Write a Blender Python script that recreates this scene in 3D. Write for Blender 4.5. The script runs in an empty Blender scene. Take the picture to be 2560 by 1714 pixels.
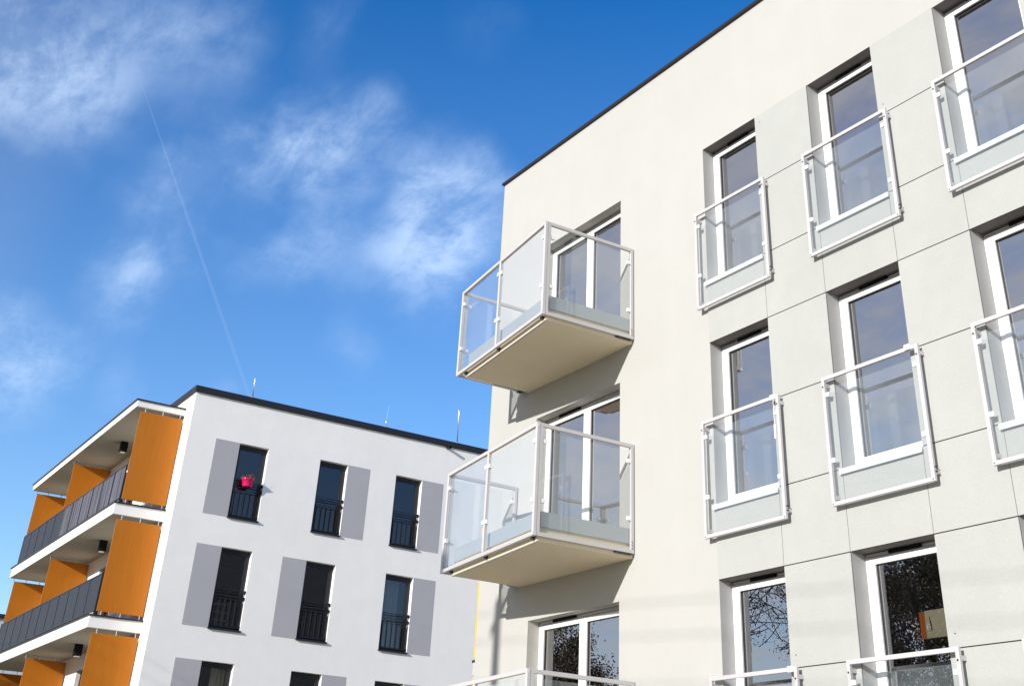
import bpy, bmesh, math, random
from mathutils import Vector, Matrix
R = math.radians
random.seed(7)
sc = bpy.context.scene
col = sc.collection
CZ = 1.6                      # eye height; heights below are measured from the eye and lifted by this

# ------------------------------------------------------------------ materials
def new_mat(name):
    m = bpy.data.materials.new(name); m.use_nodes = True
    nt = m.node_tree; nt.nodes.clear()
    return m, nt, nt.nodes, nt.links

def surf(name, color, rough=0.7, metallic=0.0, var=0.0, var_scale=0.6, grain=0.0, grain_scale=60.0,
         bump=0.0, bump_scale=80.0, stretch=(1, 1, 1), spec=0.5, streak=0.0, coat=0.0, var2=0.0):
    m, nt, N, L = new_mat(name)
    out = N.new('ShaderNodeOutputMaterial'); p = N.new('ShaderNodeBsdfPrincipled')
    p.inputs['Roughness'].default_value = rough; p.inputs['Metallic'].default_value = metallic
    p.inputs['Specular IOR Level'].default_value = spec
    p.inputs['Coat Weight'].default_value = coat
    L.new(p.outputs[0], out.inputs[0])
    geo = N.new('ShaderNodeNewGeometry')
    mp = N.new('ShaderNodeMapping'); mp.inputs['Scale'].default_value = stretch
    L.new(geo.outputs['Position'], mp.inputs['Vector'])
    cur = None
    def noise(scale, detail=4, vec=None, rough_=0.55):
        n = N.new('ShaderNodeTexNoise'); n.inputs['Scale'].default_value = scale
        n.inputs['Detail'].default_value = detail; n.inputs['Roughness'].default_value = rough_
        L.new(vec or mp.outputs[0], n.inputs['Vector']); return n.outputs['Fac']
    def mult(prev, fac, amount):
        mr = N.new('ShaderNodeMapRange'); mr.inputs['From Min'].default_value = 0.25; mr.inputs['From Max'].default_value = 0.75
        mr.inputs['To Min'].default_value = 1 - amount; mr.inputs['To Max'].default_value = 1 + amount * 0.6
        L.new(fac, mr.inputs['Value'])
        mx = N.new('ShaderNodeMix'); mx.data_type = 'RGBA'; mx.blend_type = 'MULTIPLY'; mx.inputs['Factor'].default_value = 1
        if prev is None: mx.inputs[6].default_value = (*color, 1)
        else: L.new(prev, mx.inputs[6])
        L.new(mr.outputs[0], mx.inputs[7]); return mx.outputs[2]
    if var: cur = mult(cur, noise(var_scale, 5), var)
    if var2: cur = mult(cur, noise(var_scale * 6, 4), var2)
    if grain: cur = mult(cur, noise(grain_scale, 3), grain)
    if streak:
        m2 = N.new('ShaderNodeMapping'); m2.inputs['Scale'].default_value = (5, 5, 0.25)
        L.new(geo.outputs['Position'], m2.inputs['Vector'])
        cur = mult(cur, noise(1.0, 4, m2.outputs[0]), streak)
    if cur is None: p.inputs['Base Color'].default_value = (*color, 1)
    else: L.new(cur, p.inputs['Base Color'])
    if bump:
        b = N.new('ShaderNodeBump'); b.inputs['Strength'].default_value = bump; b.inputs['Distance'].default_value = 0.01
        L.new(noise(bump_scale, 3), b.inputs['Height']); L.new(b.outputs[0], p.inputs['Normal'])
    return m

def glass(name, tint, base, ior=1.5, wav=0.0, refl=(1, 1, 1), sky_haze=0.0):
    """architectural glass: clear body with a mirror coat following Fresnel on top of a base reflectance"""
    m, nt, N, L = new_mat(name)
    out = N.new('ShaderNodeOutputMaterial'); mix = N.new('ShaderNodeMixShader')
    t = N.new('ShaderNodeBsdfTransparent'); t.inputs[0].default_value = (*tint, 1)
    g = N.new('ShaderNodeBsdfGlossy'); g.inputs['Roughness'].default_value = 0.0; g.inputs[0].default_value = (*refl, 1)
    lw = N.new('ShaderNodeLayerWeight'); lw.inputs[0].default_value = .5
    pw = N.new('ShaderNodeMath'); pw.operation = 'POWER'; pw.inputs[1].default_value = 5.0; L.new(lw.outputs['Facing'], pw.inputs[0])
    mr = N.new('ShaderNodeMapRange'); mr.inputs['To Min'].default_value = base; mr.inputs['To Max'].default_value = 1
    L.new(pw.outputs[0], mr.inputs['Value']); L.new(mr.outputs[0], mix.inputs[0])
    L.new(t.outputs[0], mix.inputs[1]); L.new(g.outputs[0], mix.inputs[2]); L.new(mix.outputs[0], out.inputs[0])
    if sky_haze:      # pale diffuse haze painted in for sky reflection on the pane, a little uneven
        d = N.new('ShaderNodeBsdfDiffuse'); d.inputs[0].default_value = (.80, .90, .95, 1)
        n = N.new('ShaderNodeTexNoise'); n.inputs['Scale'].default_value = 2.2; n.inputs['Detail'].default_value = 6
        geo = N.new('ShaderNodeNewGeometry'); L.new(geo.outputs['Position'], n.inputs['Vector'])
        r2 = N.new('ShaderNodeMapRange'); r2.inputs['From Min'].default_value = .3; r2.inputs['From Max'].default_value = .7
        r2.inputs['To Min'].default_value = sky_haze*.7; r2.inputs['To Max'].default_value = sky_haze*1.3; L.new(n.outputs['Fac'], r2.inputs['Value'])
        m2 = N.new('ShaderNodeMixShader'); L.new(r2.outputs[0], m2.inputs[0]); L.new(mix.outputs[0], m2.inputs[1]); L.new(d.outputs[0], m2.inputs[2]); L.new(m2.outputs[0], out.inputs[0])
    if wav:
        n = N.new('ShaderNodeTexNoise'); n.inputs['Scale'].default_value = 1.3; n.inputs['Detail'].default_value = 1
        geo = N.new('ShaderNodeNewGeometry'); L.new(geo.outputs['Position'], n.inputs['Vector'])
        b = N.new('ShaderNodeBump'); b.inputs['Strength'].default_value = wav; b.inputs['Distance'].default_value = 0.02
        L.new(n.outputs['Fac'], b.inputs['Height']); L.new(b.outputs[0], g.inputs['Normal'])
    return m

M = {}
M['cream'] = surf('cream_render', (0.472, 0.464, 0.437), 0.92, var=0.035, var_scale=0.35, var2=0.02, grain=0.05, grain_scale=90, bump=0.35, bump_scale=140, streak=0.01, spec=0.2)
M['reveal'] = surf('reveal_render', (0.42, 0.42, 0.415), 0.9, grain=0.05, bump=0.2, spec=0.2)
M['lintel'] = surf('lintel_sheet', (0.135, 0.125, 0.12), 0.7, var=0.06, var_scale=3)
M['panel'] = surf('fibre_cement', (0.425, 0.43, 0.408), 0.85, var=0.05, var_scale=0.8, var2=0.03, grain=0.06, grain_scale=45, bump=0.12, bump_scale=90, spec=0.25)
M['joint'] = surf('joint_dark', (0.05, 0.045, 0.04), 0.9)
M['pvc'] = surf('white_frame', (0.83, 0.83, 0.83), 0.35, var=0.02, var_scale=3)
M['gasket'] = surf('gasket', (0.02, 0.02, 0.02), 0.6)
M['vent'] = surf('vent_grey', (0.30, 0.30, 0.31), 0.6, var=0.05, var_scale=4)
M['sill'] = surf('white_sill', (0.72, 0.73, 0.74), 0.4, metallic=0.0, var=0.03, var_scale=4)
M['rail'] = surf('coated_steel', (0.53, 0.515, 0.52), 0.38, var=0.03, var_scale=5, grain=0.02)
M['bolt'] = surf('bolt_steel', (0.06, 0.06, 0.065), 0.4, metallic=0.6)
M['slab'] = surf('slab_render', (0.76, 0.67, 0.50), 0.9, var=0.05, var_scale=1.2, grain=0.06, grain_scale=70, bump=0.2, spec=0.2)
M['shaded_soffit'] = surf('soffit_shade_tone', (0.46, 0.435, 0.35), 0.9, var=0.05, var_scale=0.6, spec=0.2)  # white slab underside, weak bounce light painted in as a darker tone
M['sheet'] = surf('grey_sheet', (0.42, 0.46, 0.48), 0.45, metallic=0.3, var=0.05, var_scale=2)
M['flash'] = surf('dark_flashing', (0.018, 0.018, 0.024), 0.5, metallic=0.2, var=0.1, var_scale=1.5)
M['roof'] = surf('roof_gravel', (0.2, 0.2, 0.2), 0.95, grain=0.2, grain_scale=12)
M['white'] = surf('white_render', (0.91, 0.885, 0.85), 0.92, var=0.03, var_scale=0.35, var2=0.03, grain=0.04, grain_scale=60, bump=0.25, bump_scale=110, streak=0.012, spec=0.2)
M['paint'] = surf('grey_paint', (0.43, 0.424, 0.444), 0.9, var=0.04, var_scale=1.0, grain=0.05, grain_scale=60, bump=0.2, bump_scale=110, spec=0.2)
M['dark'] = surf('dark_frame', (0.013, 0.014, 0.018), 0.45, var=0.1, var_scale=3)
M['darkrail'] = surf('dark_steel', (0.02, 0.021, 0.027), 0.42, metallic=0.2, var=0.15, var_scale=3)
M['slat'] = surf('dark_slat', (0.035, 0.038, 0.052), 0.5, var=0.25, var_scale=6, stretch=(1, 1, 0.15))
M['slatlit'] = surf('lit_slat', (0.115, 0.115, 0.14), 0.55, var=0.35, var_scale=5, stretch=(1, 1, 0.25))  # same dark slats, sunlit look painted in as lighter grey
M['orange'] = surf('orange_laminate', (0.47, 0.15, 0.007), 0.5, var=0.07, var_scale=1.4, grain=0.09, grain_scale=26, stretch=(1, 1, 0.06), spec=0.3)
M['yellow'] = surf('yellow_laminate', (0.80, 0.47, 0.02), 0.5, var=0.05)
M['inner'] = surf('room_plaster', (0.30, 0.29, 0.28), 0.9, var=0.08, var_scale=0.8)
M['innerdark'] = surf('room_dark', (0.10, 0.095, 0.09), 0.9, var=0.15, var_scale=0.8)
M['curtain'] = surf('curtain_cloth', (0.42, 0.45, 0.48), 0.9, var=0.1, var_scale=3)
M['cabinet'] = surf('cream_board', (0.85, 0.78, 0.50), 0.6, var=0.05, var_scale=2)
M['rust'] = surf('orange_board', (0.75, 0.19, 0.03), 0.6, var=0.08, var_scale=2)
M['pot'] = surf('pink_plastic', (0.68, 0.012, 0.13), 0.3, var=0.03, coat=0.3)
M['soil'] = surf('soil', (0.03, 0.02, 0.015), 0.95)
M['petal'] = surf('red_petal', (0.42, 0.015, 0.04), 0.6)
M['leaf'] = surf('leaf_green', (0.055, 0.085, 0.025), 0.6, var=0.3, var_scale=3)
M['leafbrown'] = surf('leaf_olive', (0.13, 0.10, 0.055), 0.7, var=0.35, var_scale=1.2)
M['bark'] = surf('bark', (0.085, 0.065, 0.05), 0.95, var=0.3, var_scale=4, bump=0.6, bump_scale=20)
M['steel'] = surf('galvanised', (0.62, 0.62, 0.62), 0.28, metallic=0.9, var=0.05, var_scale=6)
M['lens'] = surf('lamp_lens', (0.85, 0.85, 0.82), 0.3)
M['black'] = surf('black_coat', (0.006, 0.006, 0.006), 0.8, spec=0.2)
M['concrete'] = surf('pole_concrete', (0.32, 0.31, 0.29), 0.9, var=0.1, var_scale=2, bump=0.3)
M['cable'] = surf('cable_black', (0.02, 0.02, 0.02), 0.6)
M['ground'] = surf('pavement', (0.37, 0.32, 0.24), 0.95, var=0.12, var_scale=0.15, var2=0.1, grain=0.12, grain_scale=14, bump=0.3, bump_scale=30)
M['far'] = surf('far_render', (0.52, 0.56, 0.57), 0.9, var=0.05, var_scale=0.5)
M['glass'] = glass('railing_glass', (0.987, 0.994, 0.994), 0.052, 1.5, sky_haze=0.035)
M['pane'] = glass('window_glass', (0.72, 0.73, 0.75), 0.5, 1.52, wav=0.02, refl=(0.95, 0.95, 0.98))
M['pane2'] = glass('window_glass_dark', (0.55, 0.56, 0.6), 0.10, 1.52, wav=0.02, refl=(1, .92, .95))

# ------------------------------------------------------------------ mesh building
def F1(u, z, d): return Vector((u, 9.415 - d, z + CZ))          # cream front: u = x, d = towards the viewer
def F2(u, z, d): return Vector((-33.151 + d, u, z + CZ))        # white long front: u = y
YO = 9.464
def F3(u, z, d): return Vector((u, YO - d, z + CZ))             # white end front: u = x
def WD(x, y, z): return Vector((x, y, z))

class MB:
    def __init__(s): s.v = []; s.f = []; s.m = []
    def quad(s, a, b, c, d, mi=0):
        n = len(s.v); s.v += [Vector(a), Vector(b), Vector(c), Vector(d)]; s.f.append((n, n+1, n+2, n+3)); s.m.append(mi)
    def hexa(s, p, mi=0):     # p: 8 points, bottom 4 then top 4 in the same turn
        n = len(s.v); s.v += [Vector(q) for q in p]
        for f in ((0,3,2,1),(4,5,6,7),(0,1,5,4),(1,2,6,5),(2,3,7,6),(3,0,4,7)):
            s.f.append(tuple(n+i for i in f)); s.m.append(mi)
    def box(s, fn, u0, u1, z0, z1, d0, d1, mi=0):
        s.hexa([fn(u0,z0,d0), fn(u1,z0,d0), fn(u1,z0,d1), fn(u0,z0,d1), fn(u0,z1,d0), fn(u1,z1,d0), fn(u1,z1,d1), fn(u0,z1,d1)], mi)
    def bar(s, a, b, w, h, up=Vector((0,0,1)), mi=0):
        a, b = Vector(a), Vector(b); t = (b-a).normalized(); x = t.cross(up).normalized()*(w/2); y = x.cross(t).normalized()*(h/2)
        s.hexa([a-x-y, a+x-y, b+x-y, b-x-y, a-x+y, a+x+y, b+x+y, b-x+y], mi)
    def tube(s, pts, rads, n=10, mi=0, cap=True):
        base = len(s.v); k = len(pts)
        for i, p in enumerate(pts):
            p = Vector(p)
            t = (Vector(pts[min(i+1,k-1)]) - Vector(pts[max(i-1,0)])).normalized()
            ref = Vector((0,0,1)) if abs(t.z) < 0.9 else Vector((1,0,0))
            x = t.cross(ref).normalized(); y = t.cross(x)
            for j in range(n):
                a = 2*math.pi*j/n; s.v.append(p + (x*math.cos(a)+y*math.sin(a))*rads[i])
        for i in range(k-1):
            for j in range(n):
                s.f.append((base+i*n+j, base+i*n+(j+1)%n, base+(i+1)*n+(j+1)%n, base+(i+1)*n+j)); s.m.append(mi)
        if cap:
            s.f.append(tuple(base+j for j in range(n))); s.m.append(mi)
            s.f.append(tuple(base+(k-1)*n+j for j in reversed(range(n)))); s.m.append(mi)
    def build(s, name, mats, parent=None, bevel=0.0, smooth=False, origin=None):
        if not isinstance(mats, (list, tuple)): mats = [mats]
        if origin is None: origin = world_loc(parent) if parent else Vector((0,0,0))
        me = bpy.data.meshes.new(name)
        me.from_pydata([tuple(q - origin) for q in s.v], [], s.f)
        for mm in mats: me.materials.append(mm)
        me.polygons.foreach_set('material_index', s.m)
        bm = bmesh.new(); bm.from_mesh(me)
        bmesh.ops.recalc_face_normals(bm, faces=bm.faces)
        if bevel:
            ed = [e for e in bm.edges if len(e.link_faces) == 2 and e.calc_face_angle(0) > 0.6]
            bmesh.ops.bevel(bm, geom=ed, offset=bevel, segments=2, profile=0.5, affect='EDGES', clamp_overlap=True)
        if smooth:
            for f in bm.faces: f.smooth = True
        bm.to_mesh(me); bm.free()
        o = bpy.data.objects.new(name, me); col.objects.link(o)
        if parent: o.parent = parent
        else: o.location = origin
        return o
def world_loc(o):
    l = Vector((0,0,0))
    while o: l = l + o.location; o = o.parent
    return l
def thing(name, loc, label, cat, group=None):
    o = bpy.data.objects.new(name, None); col.objects.link(o); o.location = loc; o.empty_display_size = 0.3
    o['label'] = label; o['category'] = cat
    if group: o['group'] = group
    return o
def tag(o, label, cat, group=None):
    o['label'] = label; o['category'] = cat
    if group: o['group'] = group
    return o
def copy_tree(o, parent, off=None):
    c = o.copy(); col.objects.link(c); c.parent = parent
    if off is not None: c.location = o.location + Vector(off)
    for ch in list(o.children): copy_tree(ch, c)
    return c

H = 2.8
# ------------------------------------------------------------------ ground
g = MB(); S = 4000
g.quad((-S,-S,0), (S,-S,0), (S,S,0), (-S,S,0))
o = g.build('ground', M['ground']); o['kind'] = 'structure'

# ================================================================== CREAM BUILDING
cream = thing('apartment_building', (-8, 14, 0), 'cream apartment building with white glass balconies and pale grey cladding around its windows', 'building')
E0, XR, ZR, ZT, ZB = -16.348, 4.0, 10.044, 8.288, 6.285
D0, D1 = -14.958, -12.848
WIN = [(-10.942, -9.868), (-8.902, -7.829), (-6.877, -5.804)]
us = sorted([E0, D0, D1, XR] + [x for w in WIN for x in w])
rows = [0, 1, 2]
zs = sorted([-CZ, ZR] + [ZT-H*r for r in rows] + [ZB-H*r for r in rows])
opens = [(D0, D1)] + WIN
def is_open(u, z):
    return any(a < u < b for a, b in opens) and any(ZB-H*r < z < ZT-H*r for r in rows)
w = MB(); REV = 0.36
for i in range(len(us)-1):
    for j in range(len(zs)-1):
        if not is_open((us[i]+us[i+1])/2, (zs[j]+zs[j+1])/2):
            w.quad(F1(us[i],zs[j],0), F1(us[i+1],zs[j],0), F1(us[i+1],zs[j+1],0), F1(us[i],zs[j+1],0))
for k, (a, b) in enumerate(opens):
    for r in rows:
        z0, z1 = ZB-H*r, ZT-H*r; mi = 0 if k == 0 else 1; dd = 0.0
        w.quad(F1(a,z0,dd), F1(a,z1,dd), F1(a,z1,-REV), F1(a,z0,-REV), mi)
        w.quad(F1(b,z0,dd), F1(b,z1,dd), F1(b,z1,-REV), F1(b,z0,-REV), mi)
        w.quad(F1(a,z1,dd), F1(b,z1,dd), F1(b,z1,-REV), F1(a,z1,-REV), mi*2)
        w.quad(F1(a,z0,dd), F1(b,z0,dd), F1(b,z0,-REV), F1(a,z0,-REV), mi)
YB = 23.0
w.quad((E0,9.415,0), (E0,YB,0), (E0,YB,ZR+CZ), (E0,9.415,ZR+CZ))
w.quad((XR,9.415,0), (XR,YB,0), (XR,YB,ZR+CZ), (XR,9.415,ZR+CZ))
w.quad((E0,YB,0), (XR,YB,0), (XR,YB,ZR+CZ), (E0,YB,ZR+CZ))
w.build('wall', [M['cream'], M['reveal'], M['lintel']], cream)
rf = MB(); rf.box(WD, E0+.02, XR-.02, 9.44, YB-.02, ZR+CZ-.3, ZR+CZ-.02)
rf.build('roof', M['roof'], cream)
fl = MB()
fl.box(F1, E0-.035, XR+.035, ZR-.012, ZR+.034, -.3, .045)
fl.box(WD, E0-.035, E0+.3, 9.72, YB+.03, ZR+CZ-.012, ZR+CZ+.034)
fl.build('roof_flashing', M['flash'], cream, bevel=.006)
# rainscreen panels with open joints
CX0 = WIN[0][0]; CX1 = XR - .02
bk = MB()
uu = sorted([CX0, CX1] + [x for q in WIN for x in q][1:])
zz = sorted([-CZ+.02] + [ZT-H*r for r in rows] + [ZB-H*r for r in rows])
for i in range(len(uu)-1):
    for j in range(len(zz)-1):
        if not is_open((uu[i]+uu[i+1])/2, (zz[j]+zz[j+1])/2):
            bk.quad(F1(uu[i],zz[j],.003), F1(uu[i+1],zz[j],.003), F1(uu[i+1],zz[j+1],.003), F1(uu[i],zz[j+1],.003))
bk.build('joint_backing', M['joint'], cream)
J = .0055; cuts = []
for r in range(4):
    t = ZT - H*r
    for a, b in ((.989, 0), (1.974, .989), (2.8, 1.974)):
        cuts.append((t-a, t-b))
spans = [(WIN[0][1], WIN[1][0]), (WIN[1][1], WIN[2][0]), (WIN[2][1], -4.85), (-4.85, -3.78), (-3.78, -2.82), (-2.82, -1.75), (-1.75, -.8), (-.8, .3), (.3, 1.4), (1.4, 2.7), (2.7, CX1)]
cl = MB(); JV = .0035
def panel(a, b, z0, z1):
    if z0 < -CZ+.1: z0 = max(z0, -CZ+.1)
    if z1 - z0 > .1: cl.box(F1, a+JV, b-JV, z0+J, z1-J, .004, .0135)
for a, b in spans:
    for z0, z1 in cuts: panel(a, b, z0, z1)
for a, b in WIN:
    for r in rows:
        panel(a, b, ZT-H*(r+1), ZB-H*r+J)
for a, b in WIN: panel(a, b, -CZ+.1, ZT-H*3)
cl.build('cladding', M['panel'], cream)
for k in range(16):
    a, b = spans[k % 3]; z0, z1 = random.choice(cuts[:8])
    u = random.choice((a+.09, b-.09)); zq = random.choice((z0+.12, z1-.12))
    sw = MB(); sw.box(F1, u-.0055, u+.0055, zq-.0055, zq+.0055, .013, .0165); sw.build('cladding_screw', M['bolt'], cream)

def room(parent, fn, a, b, z0, z1, d0, depth, mat, grow=(.4, .9)):
    r_ = MB(); A, B, Z0, Z1, Dp = a-grow[0], b+grow[1], z0-.05, z1+.12, d0-depth
    r_.quad(fn(A,Z0,Dp), fn(B,Z0,Dp), fn(B,Z1,Dp), fn(A,Z1,Dp))
    r_.quad(fn(A,Z0,d0), fn(A,Z1,d0), fn(A,Z1,Dp), fn(A,Z0,Dp))
    r_.quad(fn(B,Z0,d0), fn(B,Z1,d0), fn(B,Z1,Dp), fn(B,Z0,Dp))
    r_.quad(fn(A,Z0,d0), fn(B,Z0,d0), fn(B,Z0,Dp), fn(A,Z0,Dp))
    r_.quad(fn(A,Z1,d0), fn(B,Z1,d0), fn(B,Z1,Dp), fn(A,Z1,Dp))
    # the inner side of the outer wall round the opening
    r_.quad(fn(A,Z0,d0), fn(a,Z0,d0), fn(a,Z1,d0), fn(A,Z1,d0)); r_.quad(fn(b,Z0,d0), fn(B,Z0,d0), fn(B,Z1,d0), fn(b,Z1,d0))
    r_.quad(fn(a,z1,d0), fn(b,z1,d0), fn(b,Z1,d0), fn(a,Z1,d0)); r_.quad(fn(a,Z0,d0), fn(b,Z0,d0), fn(b,z0,d0), fn(a,z0,d0))
    return r_.build('room', mat, parent)

def frame_ring(mb, fn, a, b, z0, z1, w_, d0, d1, wt=None, wb=None):
    wt = wt or w_; wb = wb or w_
    mb.box(fn, a, a+w_, z0, z1, d0, d1); mb.box(fn, b-w_, b, z0, z1, d0, d1)
    mb.box(fn, a+w_, b-w_, z1-wt, z1, d0, d1-.0015); mb.box(fn, a+w_, b-w_, z0, z0+wb, d0, d1-.0015)

def white_window(parent, a, b, z0, z1, double=False):
    fr = MB(); frame_ring(fr, F1, a+.002, b-.002, z0+.03, z1-.03, .048, -.26, -.185, wt=.03)
    fr.box(F1, a+.002, b-.002, z1-.03, z1-.001, -.26, -.20)
    win = fr.build('balcony_door' if double else 'window', M['pvc'], parent, bevel=.003)
    inner = (a+.05, b-.05)
    leaves = [inner] if not double else [(inner[0], (a+b)/2+.012), ((a+b)/2+.018, inner[1])]
    for la, lb in leaves:
        s_ = MB(); frame_ring(s_, F1, la+.002, lb-.002, z0+.08, z1-.061, .076, -.25, -.178, wt=.05)
        sash = s_.build('sash', M['pvc'], win, bevel=.004)
        gk = MB(); frame_ring(gk, F1, la+.077, lb-.077, z0+.155, z1-.11, .006, -.235, -.2)
        gk.build('gasket', M['gasket'], win)
        p_ = MB(); p_.quad(F1(la+.076,z0+.154,-.215), F1(lb-.076,z0+.154,-.215), F1(lb-.076,z1-.109,-.215), F1(la+.076,z1-.109,-.215))
        p_.build('pane', M['pane'], win)
    v_ = MB(); c = a + (b-a)*(.5 if not double else .3); hw = .2 if not double else .26
    v_.box(F1, c-hw, c+hw, z1-.042, z1-.004, -.2, -.155)
    v_.build('trickle_vent', M['black'], win, bevel=.004)
    h_ = MB(); h_.box(F1, a+.03, b-.03, z1-.052, z1-.036, -.195, -.168)
    h_.build('drip_bar', M['vent'], win, bevel=.003)
    if not double:
        si = MB(); si.box(F1, a-.02, b+.015, z0-.004, z0+.022, -.185, .05); si.box(F1, a-.02, b+.015, z0-.036, z0-.005, .036, .05)
        si.build('sill', M['sill'], win, bevel=.003)
    else:
        si = MB(); si.box(F1, a+.002, b-.002, z0+.002, z0+.03, -.26, -.14); si.build('threshold', M['sill'], win)
    return win

def french_rail(parent, a, b, z0, z1):
    f_ = MB(); A, B, Z0, Z1 = a-.105, b+.178, z0-.352, z0+1.012
    t = .042
    f_.box(F1, A, A+t, Z0, Z1, .074, .107); f_.box(F1, B-t, B, Z0, Z1, .074, .107)
    f_.box(F1, A+t, B-t, Z1-t, Z1-.001, .075, .106); f_.box(F1, A+t, B-t, Z0+.001, Z0+t, .075, .106)
    fo = f_.build('french_balcony', M['rail'], parent, bevel=.003)
    gl = MB(); gl.box(F1, A+t+.008, B-t-.008, Z0+t+.012, Z1-.135, .085, .095)
    gl.build('glass_panel', M['glass'], fo)
    for u, s in ((A+t, 1), (B-t, -1)):
        for zc in (Z0+.46, Z1-.20):
            c_ = MB(); c_.box(F1, min(u, u+s*.05), max(u, u+s*.05), zc-.024, zc+.024, .078, .104); c_.build('glass_clamp', M['pvc'], fo, bevel=.004)
    for u in (A+t/2, B-t/2):
        for zc in (Z0+.09, Z1-.09):
            st = MB(); st.box(F1, u-.02, u+.02, zc-.02, zc+.02, .0, .0745); st.build('wall_bracket', M['rail'], fo)
        bo = MB(); bo.tube([F1(u, Z1-.11, .106), F1(u, Z1-.11, .114)], [.009, .009], 8); bo.build('bolt', M['bolt'], fo)
        bo = MB(); bo.tube([F1(u, Z0+.02, .106), F1(u, Z0+.02, .111)], [.006, .006], 8); bo.build('bolt', M['bolt'], fo)
    for zc in (Z0+.09, Z0+.135):
        bo = MB(); bo.tube([F1(B-.001, zc, .08), F1(B+.018, zc, .08)], [.009, .009], 8); bo.build('bolt', M['bolt'], fo)
        bo = MB(); bo.tube([F1(A+.001, zc, .08), F1(A-.012, zc, .08)], [.009, .009], 8); bo.build('bolt', M['bolt'], fo)
    return fo

w0 = white_window(cream, *WIN[0], ZB, ZT)
f0 = french_rail(cream, *WIN[0], ZB, ZT)
for c in range(3):
    for r in rows:
        if c or r:
            off = (WIN[c][0]-WIN[0][0], 0, -H*r)
            copy_tree(w0, cream, off); copy_tree(f0, cream, off)
for c in range(3):
    for r in rows:
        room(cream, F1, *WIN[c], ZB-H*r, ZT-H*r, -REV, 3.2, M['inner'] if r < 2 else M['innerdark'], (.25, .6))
# small loose tags left hanging on two rails
for u, z, drop in ((-9.76, 4.47, .3), (-7.76, 4.48, .05), (-9.76, 1.67, .05)):
    t_ = MB(); t_.box(F1, u-.05, u+.02, z-.02, z+.035, .104, .118)
    if drop > .1: t_.box(F1, u-.012, u-.006, z-drop, z-.02, .1065, .1095); t_.box(F1, u-.02, u+.004, z-drop-.16, z-drop, .1065, .1105)
    t_.build('rail_tie', M['lens'], cream)

d0 = white_window(cream, D0, D1, ZB, ZT, True)
for r in (1, 2): copy_tree(d0, cream, (0, 0, -H*r))
for r in rows: room(cream, F1, D0, D1, ZB-H*r, ZT-H*r, -REV, 3.6, M['inner'] if r < 2 else M['innerdark'], (.8, .8))

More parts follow.
